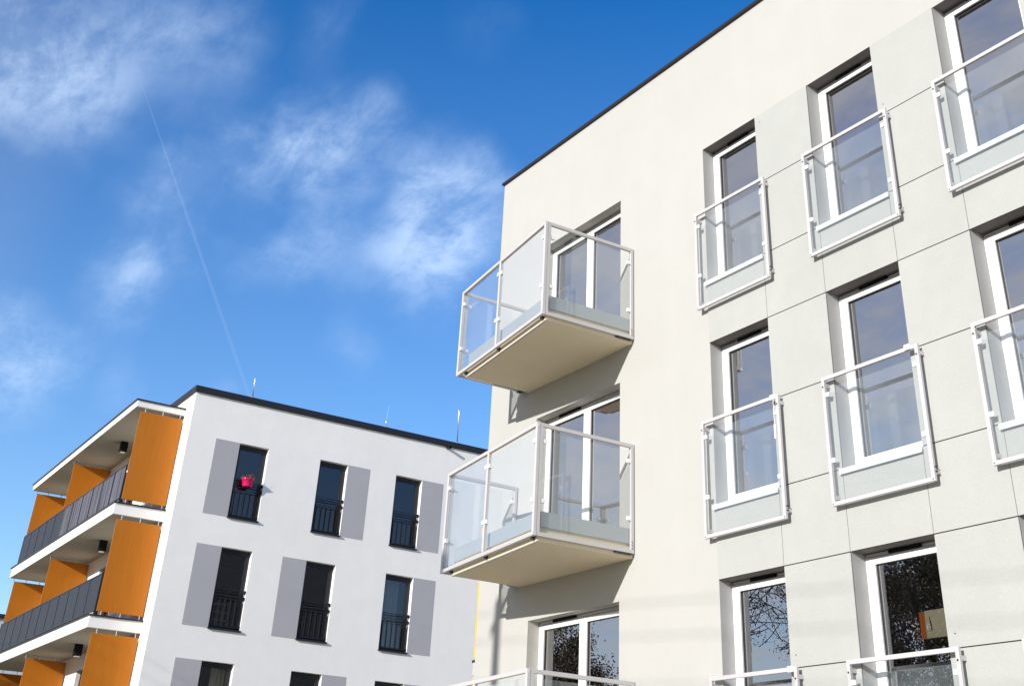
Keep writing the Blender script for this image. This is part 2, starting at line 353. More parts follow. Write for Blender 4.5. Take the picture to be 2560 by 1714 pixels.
# ---- balconies with a slanted front
BL_, BR_, BM_ = -15.42, -12.514, -14.009
DL, DR = 1.177, 1.522
def dep(u): return DL + (DR-DL)*(u-BL_)/(BR_-BL_)
def balcony(parent):
    s_ = MB(); a, b = -15.21, -12.56
    def sl(z0, z1, inset, aa=a, bb=b, mi=0):
        pts = [(aa,-.0),(bb,-.0),(bb,dep(bb)-inset),(aa,dep(aa)-inset)]
        s_.hexa([F1(u,z0,d) for u,d in pts] + [F1(u,z1,d) for u,d in pts], mi)
    sl(5.952, 6.085, .085); sl(6.085, 6.28, .13, a+.02, b-.03)
    bal = s_.build('balcony', M['slab'], parent, bevel=.004)
    # sheet metal edge above the slab lip
    e = MB()
    def edge(p, q, z0, z1, w_): e.bar(Vector(p)+Vector((0,0,(z0+z1)/2)), Vector(q)+Vector((0,0,(z0+z1)/2)), w_, z1-z0)
    fa, fb = F1(a+.01, 0, dep(a)-.115), F1(b-.02, 0, dep(b)-.115)
    edge(fa, fb, 6.125, 6.305, .022)
    edge(F1(b-.012, 0, dep(b)-.13), F1(b-.012, 0, .003), 6.125, 6.305, .018)
    edge(F1(a+.006, 0, dep(a)-.13), F1(a+.006, 0, .003), 6.125, 6.305, .018)
    e.build('slab_edge', M['sheet'], bal)
    dr = MB()
    dr.bar(F1(a+.02,5.948,dep(a)-.098), F1(b-.02,5.948,dep(b)-.098), .022, .012)
    dr.build('drip_strip', M['vent'], bal)
    t = .046; zt, zb = 7.362, 6.0
    r_ = MB(); h = t/2
    FLp, FRp = (BL_, DL), (BR_, DR)
    def P(u, d, z): return F1(u, z, d)
    # front frame
    r_.bar(P(BL_+.0, DL-h, zt-h), P(BR_-.0, DR-h, zt-h), t, t)
    r_.bar(P(BL_+.0, DL-h, zb+h), P(BR_-.0, DR-h, zb+h), t, t)
    for u in (BL_+h, BM_, BR_-h):
        r_.box(F1, u-h+.0005, u+h-.0005, zb+t-.004, zt-t+.004, dep(u)-t+.001, dep(u)-.001)
    # side frames
    for u, dd, sg in ((BR_, DR, -1), (BL_, DL, 1)):
        uc = u + sg*h
        r_.bar(P(uc, dd-t-.004, zt-h-.001), P(uc, .01, zt-h-.001), t-.002, t)
        r_.bar(P(uc, dd-t-.004, zb+h+.001), P(uc, .01, zb+h+.001), t-.002, t)
        r_.box(F1, uc-h+.002, uc+h-.002, zb+t-.003, zt-t+.003, dd-2*t-.004, dd-t-.006)
        r_.box(F1, uc-h+.002, uc+h-.002, zb+t-.003, zt-t+.003, .014, .014+t)
    r_.build('railing', M['rail'], bal, bevel=.003)
    for (ua, ub) in ((BL_+t+.01, BM_-h-.01), (BM_+h+.01, BR_-t-.01)):
        gl = MB(); gl.bar(P(ua, dep(ua)-h, 6.672), P(ub, dep(ub)-h, 6.672), .01, 1.20); gl.build('glass_panel', M['glass'], bal)
    for u, dd, sg in ((BR_, DR, -1), (BL_, DL, 1)):
        gl = MB(); gl.bar(P(u+sg*h, dd-2*t-.02, 6.672), P(u+sg*h, .075, 6.672), .01, 1.20); gl.build('glass_panel', M['glass'], bal)
    for u, sides in ((BL_+t, (1,)), (BM_, (1, -1)), (BR_-t, (-1,))):
        for zc in (6.42, 7.14):
            k = MB()
            if u == BM_: k.box(F1, u-.065, u+.065, zc-.026, zc+.026, dep(u)-.038, dep(u)+.006)
            else: k.box(F1, min(u, u+sides[0]*.05), max(u, u+sides[0]*.05), zc-.026, zc+.026, dep(u)-.04, dep(u)+.002)
            k.build('glass_clamp', M['pvc'], bal, bevel=.004)
    for u, dd, sg in ((BR_, DR, -1), (BL_, DL, 1)):
        for da, db in ((.055, .115), (dd-.165, dd-.1)):
            for zc in (6.42, 7.14):
                k = MB(); k.box(F1, u+sg*h-.017, u+sg*h+.017, zc-.026, zc+.026, da, db); k.build('glass_clamp', M['pvc'], bal, bevel=.004)
    # brackets tying the rail to the slab
    for u in (BL_+.25, BM_, BR_-.12):
        d_ = dep(u); br = MB(); br.box(F1, u-.02, u+.02, 5.975, 6.02, d_-.10, d_-.044); br.build('slab_bracket', M['bolt'], bal)
    br = MB(); br.box(F1, BR_-.05, BR_-.0, 5.985, 6.0, .05, .30); br.build('slab_bracket', M['bolt'], bal)
    br = MB(); br.box(F1, BL_+.0, BL_+.23, 5.985, 6.0, .03, .10); br.build('slab_bracket', M['bolt'], bal)
    for zc in (6.06, 6.10, 6.135):
        bo = MB(); bo.tube([F1(BR_-.002, zc, .05), F1(BR_+.006, zc, .05)], [.007, .007], 8); bo.build('bolt', M['bolt'], bal)
    return bal
b0 = balcony(cream)
for r in (1, 2): copy_tree(b0, cream, (0, 0, -H*r))

# yellow screens on the hidden side wall, seen edge on at the corner
for k, (z0, z1) in enumerate(((2.345, 4.15), (-.47, 2.09))):
    s_ = MB(); s_.box(WD, -16.405, -16.362, 9.425, 14.5, z0+CZ, z1+CZ); s_.build('side_screen', M['yellow'], cream, bevel=.003)
for z0 in (2.12, -.68):
    s_ = MB(); s_.box(WD, -16.425, -16.349, 9.43, 14.6, z0+CZ, z0+.165+CZ); s_.build('side_slab', M['cream'], cream)
    s_ = MB(); s_.box(WD, -16.45, -16.349, 9.425, 14.62, z0+.167+CZ, z0+.2+CZ); s_.build('slab_flashing', M['flash'], cream)

# ================================================================== WHITE BUILDING
white = thing('apartment_building', (-39.5, 15, 0), 'white apartment building with dark windows, grey painted panels and orange balcony screens', 'building')
X2, Y2E, XL = -33.151, 24.0, -46.3
RT, RB, WT, WB = 10.792, 10.628, 9.454, 7.432
COLS = [(10.974, 11.856), (13.459, 14.356), (15.948, 16.846)]
w = MB()
ys = sorted([YO, Y2E] + [y for c in COLS for y in c]); zs = sorted([-CZ, RB] + [WT-H*r for r in rows] + [WB-H*r for r in rows])
for i in range(len(ys)-1):
    for j in range(len(zs)-1):
        yc, zc = (ys[i]+ys[i+1])/2, (zs[j]+zs[j+1])/2
        if not (any(a < yc < b for a, b in COLS) and any(WB-H*r < zc < WT-H*r for r in rows)):
            w.quad(F2(ys[i],zs[j],0), F2(ys[i+1],zs[j],0), F2(ys[i+1],zs[j+1],0), F2(ys[i],zs[j+1],0))
for a, b in COLS:
    for r in rows:
        z0, z1 = WB-H*r, WT-H*r
        w.quad(F2(a,z0,0), F2(a,z1,0), F2(a,z1,-.34), F2(a,z0,-.34)); w.quad(F2(b,z0,0), F2(b,z1,0), F2(b,z1,-.34), F2(b,z0,-.34))
        w.quad(F2(a,z1,0), F2(b,z1,0), F2(b,z1,-.34), F2(a,z1,-.34)); w.quad(F2(a,z0,0), F2(b,z0,0), F2(b,z0,-.34), F2(a,z0,-.34))
# end wall with openings to the loggias
LO = [(-39.67, -37.55), (-44.3, -42.4)]; LT, LB = 9.55, 7.52
xs = sorted([XL, X2] + [x for c in LO for x in c]); zs = sorted([-CZ, RB] + [LT-H*r for r in rows] + [LB-H*r for r in rows])
for i in range(len(xs)-1):
    for j in range(len(zs)-1):
        xc, zc = (xs[i]+xs[i+1])/2, (zs[j]+zs[j+1])/2
        if not (any(a < xc < b for a, b in LO) and any(LB-H*r < zc < LT-H*r for r in rows)):
            w.quad(F3(xs[i],zs[j],0), F3(xs[i+1],zs[j],0), F3(xs[i+1],zs[j+1],0), F3(xs[i],zs[j+1],0))
for a, b in LO:
    for r in rows:
        z0, z1 = LB-H*r, LT-H*r
        w.quad(F3(a,z0,0), F3(a,z1,0), F3(a,z1,-.3), F3(a,z0,-.3)); w.quad(F3(b,z0,0), F3(b,z1,0), F3(b,z1,-.3), F3(b,z0,-.3))
        w.quad(F3(a,z1,0), F3(b,z1,0), F3(b,z1,-.3), F3(a,z1,-.3)); w.quad(F3(a,z0,0), F3(b,z0,0), F3(b,z0,-.3), F3(a,z0,-.3))
w.quad((XL,YO,0), (XL,Y2E,0), (XL,Y2E,RB+CZ), (XL,YO,RB+CZ)); w.quad((XL,Y2E,0), (X2,Y2E,0), (X2,Y2E,RB+CZ), (XL,Y2E,RB+CZ))
w.build('wall', M['white'], white)
rf = MB(); rf.box(WD, XL+.02, X2-.02, YO+.02, Y2E-.02, RB+CZ-.3, RB+CZ-.05); rf.build('roof', M['roof'], white)
fl = MB()
fl.box(WD, X2-.35, X2+.06, YO-.06, Y2E+.05, RB+CZ-.012, RT+CZ)
fl.box(WD, XL-.05, X2-.352, YO-.06, YO+.32, RB+CZ-.012, RT+CZ)
fl.build('parapet_flashing', M['flash'], white, bevel=.012)

PAN = [(10.269, 10.974, 0), (10.269, 10.974, 1), (10.269, 10.974, 2), (12.74, 13.459, 1), (14.356, 15.078, 0), (14.356, 15.078, 2), (16.846, 17.58, 0), (16.846, 17.58, 1), (16.846, 17.58, 2)]
for a, b, r in PAN:
    p_ = MB(); p_.box(F2, a, b, WB-H*r, WT-H*r, .0005, .004); p_.build('painted_panel', M['paint'], white)

def dark_window(parent, a, b, z0, z1):
    f_ = MB(); frame_ring(f_, F2, a+.002, b-.002, z0+.02, z1-.001, .05, -.24, -.15, wt=.075)
    win = f_.build('window', M['dark'], parent, bevel=.004)
    s_ = MB(); frame_ring(s_, F2, a+.054, b-.054, z0+.072, z1-.078, .05, -.23, -.165); s_.build('sash', M['dark'], win, bevel=.004)
    p_ = MB(); p_.quad(F2(a+.1,z0+.12,-.195), F2(b-.1,z0+.12,-.195), F2(b-.1,z1-.125,-.195), F2(a+.1,z1-.125,-.195)); p_.build('pane', M['pane2'], win)
    si = MB(); si.box(F2, a-.015, b+.02, z0-.022, z0+.016, -.15, .055); si.build('sill', M['dark'], win, bevel=.004)
    r_ = MB(); zt = z1-1.035
    for zz_ in (zt, zt-.062, zt-.145, zt-.215): r_.box(F2, a+.004, b-.004, zz_-.008, zz_+.008, -.07, -.04)
    r_.box(F2, a+.004, b-.004, z0+.07, z0+.092, -.075, -.035)
    n = 6
    for i in range(n):
        y = a + .065 + (b-a-.13)*i/(n-1)
        r_.box(F2, y-.006, y+.006, z0+.09, zt-.215, -.078, -.032)
    for e_, s2 in ((a, 1), (b, -1)):
        for zz_ in (zt-.02, zt-.19, z0+.08):
            r_.box(F2, min(e_, e_+s2*.03), max(e_, e_+s2*.022), zz_-.045, zz_+.045, -.08, -.03)
    # end stanchions reach round the jamb
    r_.box(F2, b-.02, b-.001, zt-.05, zt+.01, -.06, .0); r_.box(F2, b-.02, b-.001, zt-.215, zt-.155, -.06, .0)
    r_.build('railing', M['darkrail'], win)
    return win
dw = dark_window(white, *COLS[0], WB, WT)
for c in range(3):
    for r in rows:
        if c or r: copy_tree(dw, white, (0, COLS[c][0]-COLS[0][0], -H*r))
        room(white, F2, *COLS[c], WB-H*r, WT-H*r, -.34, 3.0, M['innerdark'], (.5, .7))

# ---- loggias on the end wall
SR, SL, OUT = -33.85, -46.08, 1.385
def loggia_window(parent, a, b, z0, z1):
    f_ = MB(); frame_ring(f_, F3, a+.002, b-.002, z0+.002, z1-.002, .08, -.2, -.12); f_.box(F3, (a+b)/2-.05, (a+b)/2+.05, z0+.082, z1-.082, -.2, -.122)
    win = f_.build('loggia_door', M['dark'], parent, bevel=.004)
    for p, q in ((a+.08, (a+b)/2-.05), ((a+b)/2+.05, b-.08)):
        g_ = MB(); g_.quad(F3(p,z0+.08,-.16), F3(q,z0+.08,-.16), F3(q,z1-.08,-.16), F3(p,z1-.08,-.16)); g_.build('pane', M['pane2'], win)
    return win
lw = loggia_window(white, *LO[0], LB, LT)
for c in range(2):
    for r in rows:
        if c or r: copy_tree(lw, white, (LO[c][0]-LO[0][0], 0, -H*r)) if c == 0 else loggia_window(white, *LO[c], LB-H*r, LT-H*r)
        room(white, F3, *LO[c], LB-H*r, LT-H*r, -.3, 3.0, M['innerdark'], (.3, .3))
slabs = [(10.291, 10.08), (7.491, 7.17), (4.691, 4.38), (1.891, 1.58)]
for k, (zt, zb) in enumerate(slabs):
    s_ = MB(); s_.box(F3, SL, SR, zb+.012, zt-.028, .0, OUT); lg = s_.build('canopy' if k == 0 else 'loggia', M['white'], white, bevel=.004)
    s_ = MB(); s_.box(F3, SL+.004, SR-.004, zb, zb+.0115, .002, OUT-.004); s_.build('shaded_soffit', M['shaded_soffit'], lg)  # thin sheet carrying the painted shade under the slab
    f_ = MB(); f_.box(F3, SL-.04, SR+.04, zt-.028, zt+.004, .002, OUT+.045); f_.build('slab_flashing', M['flash'], lg, bevel=.004)
    if k == 0: continue
    top = slabs[k-1][1]
    # end screen towards the viewer, nearly a storey tall
    p_ = MB(); p_.box(F3, -33.885, -33.86, zt+.095, top-.105, .03, 1.24); sc1 = p_.build('side_screen', M['orange'], lg, bevel=.003)
    for d in (.12, .62, 1.12):
        for za, zb_ in ((zt, zt+.1), (top-.11, top)):
            pin = MB(); pin.tube([F3(-33.872, za, d), F3(-33.872, zb_, d)], [.014, .014], 8); pin.build('fixing_pin', M['steel'], lg)
    for x, oa in ((-40.95, .05), (-45.93, .2)):
        p_ = MB(); p_.box(F3, x-.014, x+.014, zt+.095, top-.105, oa, 1.235); pt = p_.build('partition', M['orange'], lg, bevel=.003)
        for d in (.4, .85, 1.25):
            pin = MB(); pin.tube([F3(x, top-.11, d), F3(x, top, d)], [.012, .012], 8); pin.build('fixing_pin', M['steel'], lg)
    # railing: bays of close vertical slats
    r_ = MB(); x0, x1 = -45.9, -33.94; zr0, zr1 = zt+.105, zt+1.02; nb = 11; bw = (x1-x0)/nb
    r_.box(F3, x0, x1, zr1-.03, zr1, 1.25, 1.29); r_.box(F3, x0, x1, zr0, zr0+.03, 1.25, 1.29)
    for i in range(nb+1):
        xx = x0 + bw*i; r_.box(F3, xx-.018, xx+.018, zr0-.11, zr1-.002, 1.252, 1.288)
    rail = r_.build('railing', M['darkrail'], lg)
    for i in range(nb):
        xa = x0+bw*i+.03; xb = x0+bw*(i+1)-.03; s_ = MB()
        light = (k == 1 and i >= 5)  # top right bays take the painted sunlit tone
        n = 9 if light else 18; st = (xb-xa)/n
        for j in range(n):
            jit = random.uniform(-.01, .01) if light else 0
            s_.box(F3, xa+st*j+.004, xa+st*(j+1)-(.022 if light else .012), zr0+.03, zr1-.03, 1.262+jit, 1.278+jit)
        s_.box(F3, xa, xb, zr0+.06, zr1-.06, 1.255, 1.258, 1)
        s_.build('slat_panel', [M['slatlit'] if light else M['slat'], M['dark']], rail)

# overflow spout near the roof
sp = MB(); a = Vector((X2-.05, 17.615, 10.58+CZ)); b = a + Vector((.24, -.0, -.02))
sp.tube([a, b], [.045, .045], 14, cap=False); sp.tube([b, a], [.037, .037], 14, cap=False); sp.build('overflow_spout', M['dark'], white, smooth=True)

# lamps hanging under the loggia ceilings
lamp0 = None
names = ['black cube lamp on the topmost orange loggia ceiling', 'black cube lamp on the middle orange loggia ceiling', 'black cube lamp on the lowest orange loggia ceiling in view']
for (x, y, z), lab in zip(((-37.7, 8.88, 10.08), (-37.51, 8.88, 7.17), (-37.3, 8.8, 4.38)), names):
    loc = Vector((x, y, z+CZ))
    if lamp0 is None:
        lamp0 = thing('ceiling_lamp', loc, lab, 'lamp', 'lamps under the loggia ceilings')
        b_ = MB(); b_.hexa([loc+Vector(p) for p in ((-.1,-.1,-.30),(.1,-.1,-.30),(.1,.1,-.30),(-.1,.1,-.30),(-.1,-.1,0),(.1,-.1,0),(.1,.1,0),(-.1,.1,0))]); b_.build('housing', M['black'], lamp0, bevel=.008)
        l_ = MB(); l_.hexa([loc+Vector(p) for p in ((-.07,-.07,-.312),(.07,-.07,-.312),(.07,.07,-.312),(-.07,.07,-.312),(-.07,-.07,-.29),(.07,-.07,-.29),(.07,.07,-.29),(-.07,.07,-.29))]); l_.build('lens', M['lens'], lamp0)
    else:
        c = copy_tree(lamp0, None); c.location = loc; c['label'] = lab

# rods on the roof
for y, top, r0, lab, extra in ((11.14, 11.44, .016, 'slim steel rod on the roof edge nearest the white building corner', 0), (15.48, 11.06, .014, 'short steel rod with a hair thin tip on the roof edge, middle of the three', .42), (18.0, 11.93, .018, 'tallest bright steel rod on the roof edge beside the cream building', 0)):
    base = Vector((X2-.1, y, RT+CZ+.004))
    t_ = thing('lightning_rod', base, lab, 'rod', 'lightning rods on the white roof')
    m_ = MB(); m_.tube([base, base+Vector((0,-.02,(top-RT)*.96)), base+Vector((0,-.022,top-RT))], [r0, r0, .004], 10); m_.build('mast', M['steel'], t_, smooth=True)
    f_ = MB(); f_.tube([base, base+Vector((0,0,.05))], [.05, .04], 12); f_.build('foot', M['vent'], t_)
    if extra:
        m_ = MB(); e_ = base+Vector((0,0,top-RT)); m_.tube([e_, e_+Vector((0,.03,extra))], [.006, .003], 6); m_.build('tip', M['steel'], t_)

# flower pot on the railing of the top left window
pc = Vector((X2+.02, 11.38, 0)); zb, zt = 8.30+CZ, 8.53+CZ
pot = thing('flower_pot', (pc.x, pc.y, zb), 'bright pink flower pot with a red flowering plant hooked on a dark window railing', 'flower pot')
def lathe(mb, prof, c, n=24):
    base = len(mb.v)
    for r_, z in prof:
        for j in range(n): a = 2*math.pi*j/n; mb.v.append(Vector((c.x+r_*math.cos(a), c.y+r_*math.sin(a), z)))
    for i in range(len(prof)-1):
        for j in range(n): mb.f.append((base+i*n+j, base+i*n+(j+1)%n, base+(i+1)*n+(j+1)%n, base+(i+1)*n+j)); mb.m.append(0)
m_ = MB(); lathe(m_, [(0.001, zb), (.125, zb), (.135, zb+.02), (.168, zt-.06), (.185, zt-.055), (.19, zt-.005), (.182, zt), (.165, zt-.01), (.16, zt-.04), (.001, zt-.04)], pc); m_.build('pot', M['pot'], pot, smooth=True)
m_ = MB(); lathe(m_, [(0.001, zt-.03), (.159, zt-.028)], pc); m_.build('soil', M['soil'], pot)
lv, pe = MB(), MB()
def leaf(mb, p, s, n=None):
    n = n or Vector((random.gauss(0,1), random.gauss(0,1), random.gauss(0,1))).normalized()
    x = n.orthogonal().normalized(); x = (Matrix.Rotation(random.uniform(0,6.28), 3, n) @ x); y = n.cross(x)
    mb.quad(p-x*s, p-y*s*.55+n*s*.12, p+x*s, p+y*s*.55+n*s*.12)
for i in range(260):
    a = random.uniform(0, 6.283); rr = math.sqrt(random.random())*.21; h = random.random()*.12*(1-(rr/.25)**2)+.0
    p = pc + Vector((rr*math.cos(a), rr*math.sin(a), zt-.02+h))
    leaf(lv, p, random.uniform(.018, .034))
for i in range(26):
    a = random.uniform(0, 6.283); rr = math.sqrt(random.random())*.2
    leaf(pe, pc + Vector((rr*math.cos(a), rr*math.sin(a), zt+.03+random.random()*.09)), .02)
lv.build('foliage', M['leaf'], pot); pe.build('blossom', M['petal'], pot)
for dy in (-.1, .1):
    hk = MB(); hk.tube([Vector((X2-.06, pc.y+dy, zt-.09)), Vector((X2-.02, pc.y+dy, zt-.03)), Vector((X2+.0, pc.y+dy, zt-.06))], [.008]*3, 6); hk.build('hanger', M['black'], pot)

# curtains and furniture behind the glass
def curtain(fn, a, b, z0, z1, d, label, mat, amp=.03, n=60):
    m_ = MB(); pts = []
    for i in range(n+1):
        t = i/n; u = a+(b-a)*t; pts.append((u, d+amp*math.sin(t*(b-a)*52+.6*math.sin(t*9))))
    for i in range(n): m_.quad(fn(pts[i][0],z0,pts[i][1]), fn(pts[i+1][0],z0,pts[i+1][1]), fn(pts[i+1][0],z1,pts[i+1][1]), fn(pts[i][0],z1,pts[i][1]))
    og = fn((a+b)/2, z0, d)
    return tag(m_.build('curtain', mat, origin=og, smooth=True), label, 'curtain', 'curtains behind the windows')
curtain(F2, COLS[2][0]+.03, COLS[2][1]-.25, WB-H+.05, WT-H-.02, -.42, 'grey pleated curtain behind the dark window farthest right, middle row', M['curtain'])
curtain(F2, COLS[0][0]+.42, COLS[0][1]-.03, WB-2*H+.05, WT-2*H-.02, -.42, 'pale curtain drawn to one side in the lowest left dark window', M['cabinet'])
# shelving seen in the middle left window
sh = thing('shelf_unit', F2(11.45, WB-H, -1.2), 'dark open shelf unit seen through the dark window below the pink pot', 'shelf')
for z in (.05, .35, .55, .75):
    m_ = MB(); m_.box(F2, 11.18, 11.77, WB-H+z, WB-H+z+.035, -1.35, -1.05); m_.build('shelf', M['sheet'], sh)
for y in (11.15, 11.77):
    m_ = MB(); m_.box(F2, y, y+.03, WB-H, WB-H+.8, -1.36, -1.04); m_.build('upright', M['dark'], sh)
for y, mt, nm, lab in ((11.22, 'cabinet', 'storage_box', 'small yellow box on the shelf in the dark window below the pink pot'), (11.5, 'rust', 'storage_box', 'small reddish box on the shelf in the dark window below the pink pot')):
    m_ = MB(); m_.box(F2, y, y+.16, WB-H+.086, WB-H+.26, -1.28, -1.08); m_.box(F2, y-.006, y+.166, WB-H+.24, WB-H+.275, -1.286, -1.074)
    tag(m_.build(nm, M[mt], origin=F2(y+.08, WB-H+.086, -1.18), bevel=.004), lab, 'box')
# wall cupboard seen in the lowest middle window of the cream building
cb = thing('wall_cupboard', F1(-8.87, 2.02, -1.0), 'cream wall cupboard with one orange side seen through a lower window', 'cupboard')
m_ = MB(); m_.box(F1, -8.93, -8.45, 2.0, 2.262, -1.6, -1.0); m_.build('carcass', M['cabinet'], cb, bevel=.004)
m_ = MB(); m_.box(F1, -9.085, -8.935, 2.0, 2.26, -1.25, -1.01); m_.build('side_panel', M['rust'], cb, bevel=.004)
m_ = MB(); m_.tube([F1(-8.87, 2.2, -.998), F1(-8.85, 2.14, -.985), F1(-8.845, 2.08, -.985), F1(-8.87, 2.07, -.998)], [.004]*4, 6); m_.build('handle', M['black'], cb)
pn = MB(); pn.box(F1, -9.42, -9.09, 1.2, 2.75, -1.32, -1.27); tag(pn.build('wall_board', M['black'], origin=F1(-9.25, 1.2, -1.3), bevel=.004), 'tall black board behind the cream and orange cupboard', 'board')

# ================================================================== FAR BUILDING
far = thing('apartment_building', (-72, 16, 0), 'pale grey block barely showing behind the orange loggias', 'building')
m_ = MB(); m_.box(WD, -80, -62, 6, 28, 0, 7.95+CZ); m_.build('wall', M['far'], far)
m_ = MB(); m_.box(WD, -80.1, -61.9, 5.9, 28.1, 7.95+CZ, 8.12+CZ); m_.build('roof', M['flash'], far)
for z in (1.6, 4.4, 7.2):
    for y in (8.5, 13, 18, 23):
        m_ = MB(); m_.box(WD, -61.995, -61.96, y, y+1.3, z, z+1.5); m_.build('window', M['dark'], far)

# ================================================================== OUTSIDE THE FRAME BUT MIRRORED OR CASTING SHADE
TOP = 9.75
pole = thing('utility_pole', (-11.0, -6.0, 0), 'tall concrete utility pole carrying cables across the street', 'pole')
m_ = MB(); m_.tube([(-11,-6,0), (-11,-6,TOP+.15)], [.15, .085], 16); m_.build('shaft', M['concrete'], pole, smooth=True)
m_ = MB(); m_.bar((-11,-6.5,TOP-.1), (-11,-5.5,TOP-.1), .08, .08); m_.build('cross_arm', M['vent'], pole)
def cable(z, y, lab, sag=.5):
    pts = []
    for seg, (xa, xb, za, zb) in enumerate(((-55, -11, z+.062*44, z), (-11, 30, z, z-.062*41))):
        for i in range(25):
            t = i/24; pts.append((xa+(xb-xa)*t, y, za+(zb-za)*t - sag*4*t*(1-t)*.35))
    m_ = MB(); m_.tube(pts, [.006]*len(pts), 6)
    tag(m_.build('overhead_cable', M['cable'], origin=Vector((-11, y, z)), smooth=True), lab, 'cable', 'cables strung from the utility pole')
cable(TOP-.03, -6.0, 'upper black cable strung along the street pole'); cable(TOP-.40, -6.0, 'lower black cable strung along the street pole'); cable(TOP-.9, -6.05, 'lowest black cable strung along the street pole')
for x in (-55, 30):
    p_ = thing('utility_pole', (x, -6, 0), 'concrete utility pole at the far end of the cables', 'pole'); p_['group'] = 'end poles of the cables'
    m_ = MB(); m_.tube([(x,-6,0), (x,-6,TOP+(3 if x < 0 else -2))], [.16, .09], 12); m_.build('shaft', M['concrete'], p_, smooth=True)

def tree(loc, height, spread, base, label, mleaf, nleaf, lsize, seed, conical=False, twig=4, zmax=9.5, fuzz=.16):
    rnd = random.Random(seed)
    t_ = thing('tree', loc, label, 'tree', 'trees across the street')
    tr, lf = MB(), MB(); L0 = Vector(loc); tips = []
    def grow(p, d, length, rad, lev):
        n = 5; pts = [p]; q = p.copy(); dd = d.copy()
        for i in range(n):
            dd = (dd + Vector((rnd.gauss(0,.13), rnd.gauss(0,.13), rnd.gauss(0,.09)+.03))).normalized()
            if q.z > zmax-.8 and lev: dd = Vector((dd.x, dd.y, min(dd.z, .02))).normalized()
            q = q + dd*(length/n); pts.append(q.copy())
        tr.tube(pts, [max(.011, rad*(1-.6*i/n)) for i in range(n+1)], 6 if lev else 10, cap=False)
        if lev >= 2: tips.extend(pts[2:])
        if lev >= twig: tips.extend(pts[1:]); return
        k = 4 if lev else 11
        for j in range(k):
            f = (.3 if lev else base/height) + (1-(.3 if lev else base/height))*(j+rnd.random()*.6)/k
            i = min(n, max(1, int(f*n+.5))); a = rnd.uniform(0, 6.283)
            ax = dd.orthogonal().normalized(); ax = Matrix.Rotation(a, 3, dd) @ ax
            sp = rnd.uniform(.55, 1.1) if not conical else rnd.uniform(1.0, 1.35)
            nd = (dd*math.cos(sp) + ax*math.sin(sp)).normalized()
            ln = length*rnd.uniform(.38, .6) if lev else (spread*(1.15-.75*f if conical else 1.0)*rnd.uniform(.65, 1.0))
            grow(pts[i], nd, ln, rad*(.42 if lev else .3)*(1-.4*f), lev+1)
    grow(L0, Vector((0,0,1)), height*.93, height*.022, 0)
    for i in range(nleaf):
        p = rnd.choice(tips) + Vector((rnd.gauss(0,fuzz), rnd.gauss(0,fuzz), rnd.gauss(0,fuzz)))
        if p.z > zmax+.3: continue
        leaf(lf, p, lsize*rnd.uniform(.6, 1.3))
    tr.build('trunk', M['bark'], t_); lf.build('crown', mleaf, t_)
tree((-28.0,-9.6,0), 9.2, 5.2, 2.0, 'bare spreading tree across the street with a few small brown leaves', M['leafbrown'], 16000, .03, 3, twig=4)
tree((-23.9,-10.4,0), 9.4, 4.0, 1.4, 'dense olive leaved tree across the street', M['leafbrown'], 90000, .05, 11, twig=3, fuzz=.34)
tree((-39.9,-9.3,0), 9.4, 2.6, 1.2, 'pointed brownish tree across the street, farther left', M['leafbrown'], 30000, .05, 5, conical=True, twig=3, fuzz=.2)
tree((-43.6,-9.9,0), 10.4, 4.2, 1.2, 'wide brownish tree across the street, farthest left of the row', M['leafbrown'], 80000, .055, 8, twig=3, zmax=10.5, fuzz=.36)

# ================================================================== SKY
def ang(a, b): return Vector(a).normalized()
c1, c2 = Vector((-0.8494, 0.1479, 0.5066)), Vector((-0.9061, 0.2979, 0.3005))
alt = 2500.0
p1 = c1*(alt/c1.z); p2 = c2*(alt/c2.z); dv = p2-p1
m, nt, N, L = new_mat('ice_trail')
out = N.new('ShaderNodeOutputMaterial'); mix = N.new('ShaderNodeMixShader'); tr_ = N.new('ShaderNodeBsdfTransparent'); df = N.new('ShaderNodeBsdfTranslucent'); df.inputs[0].default_value = (.95,.97,1,1)
lw_ = N.new('ShaderNodeLayerWeight'); lw_.inputs[0].default_value = .5
mr = N.new('ShaderNodeMapRange'); mr.inputs['From Min'].default_value = 0; mr.inputs['From Max'].default_value = 1; mr.inputs['To Min'].default_value = .045; mr.inputs['To Max'].default_value = 0
L.new(lw_.outputs['Facing'], mr.inputs['Value'])
L.new(mr.outputs[0], mix.inputs[0]); L.new(tr_.outputs[0], mix.inputs[1]); L.new(df.outputs[0], mix.inputs[2]); L.new(mix.outputs[0], out.inputs[0])
k = MB(); pts = [p1 - dv*.04 + dv*1.12*i/30 for i in range(31)]
k.tube(pts, [min(.3+i*.7, 8) + 6*i/30 for i in range(31)], 12)
tag(k.build('contrail', m, origin=p1, smooth=True), 'thin white vapour trail crossing the blue sky', 'contrail')

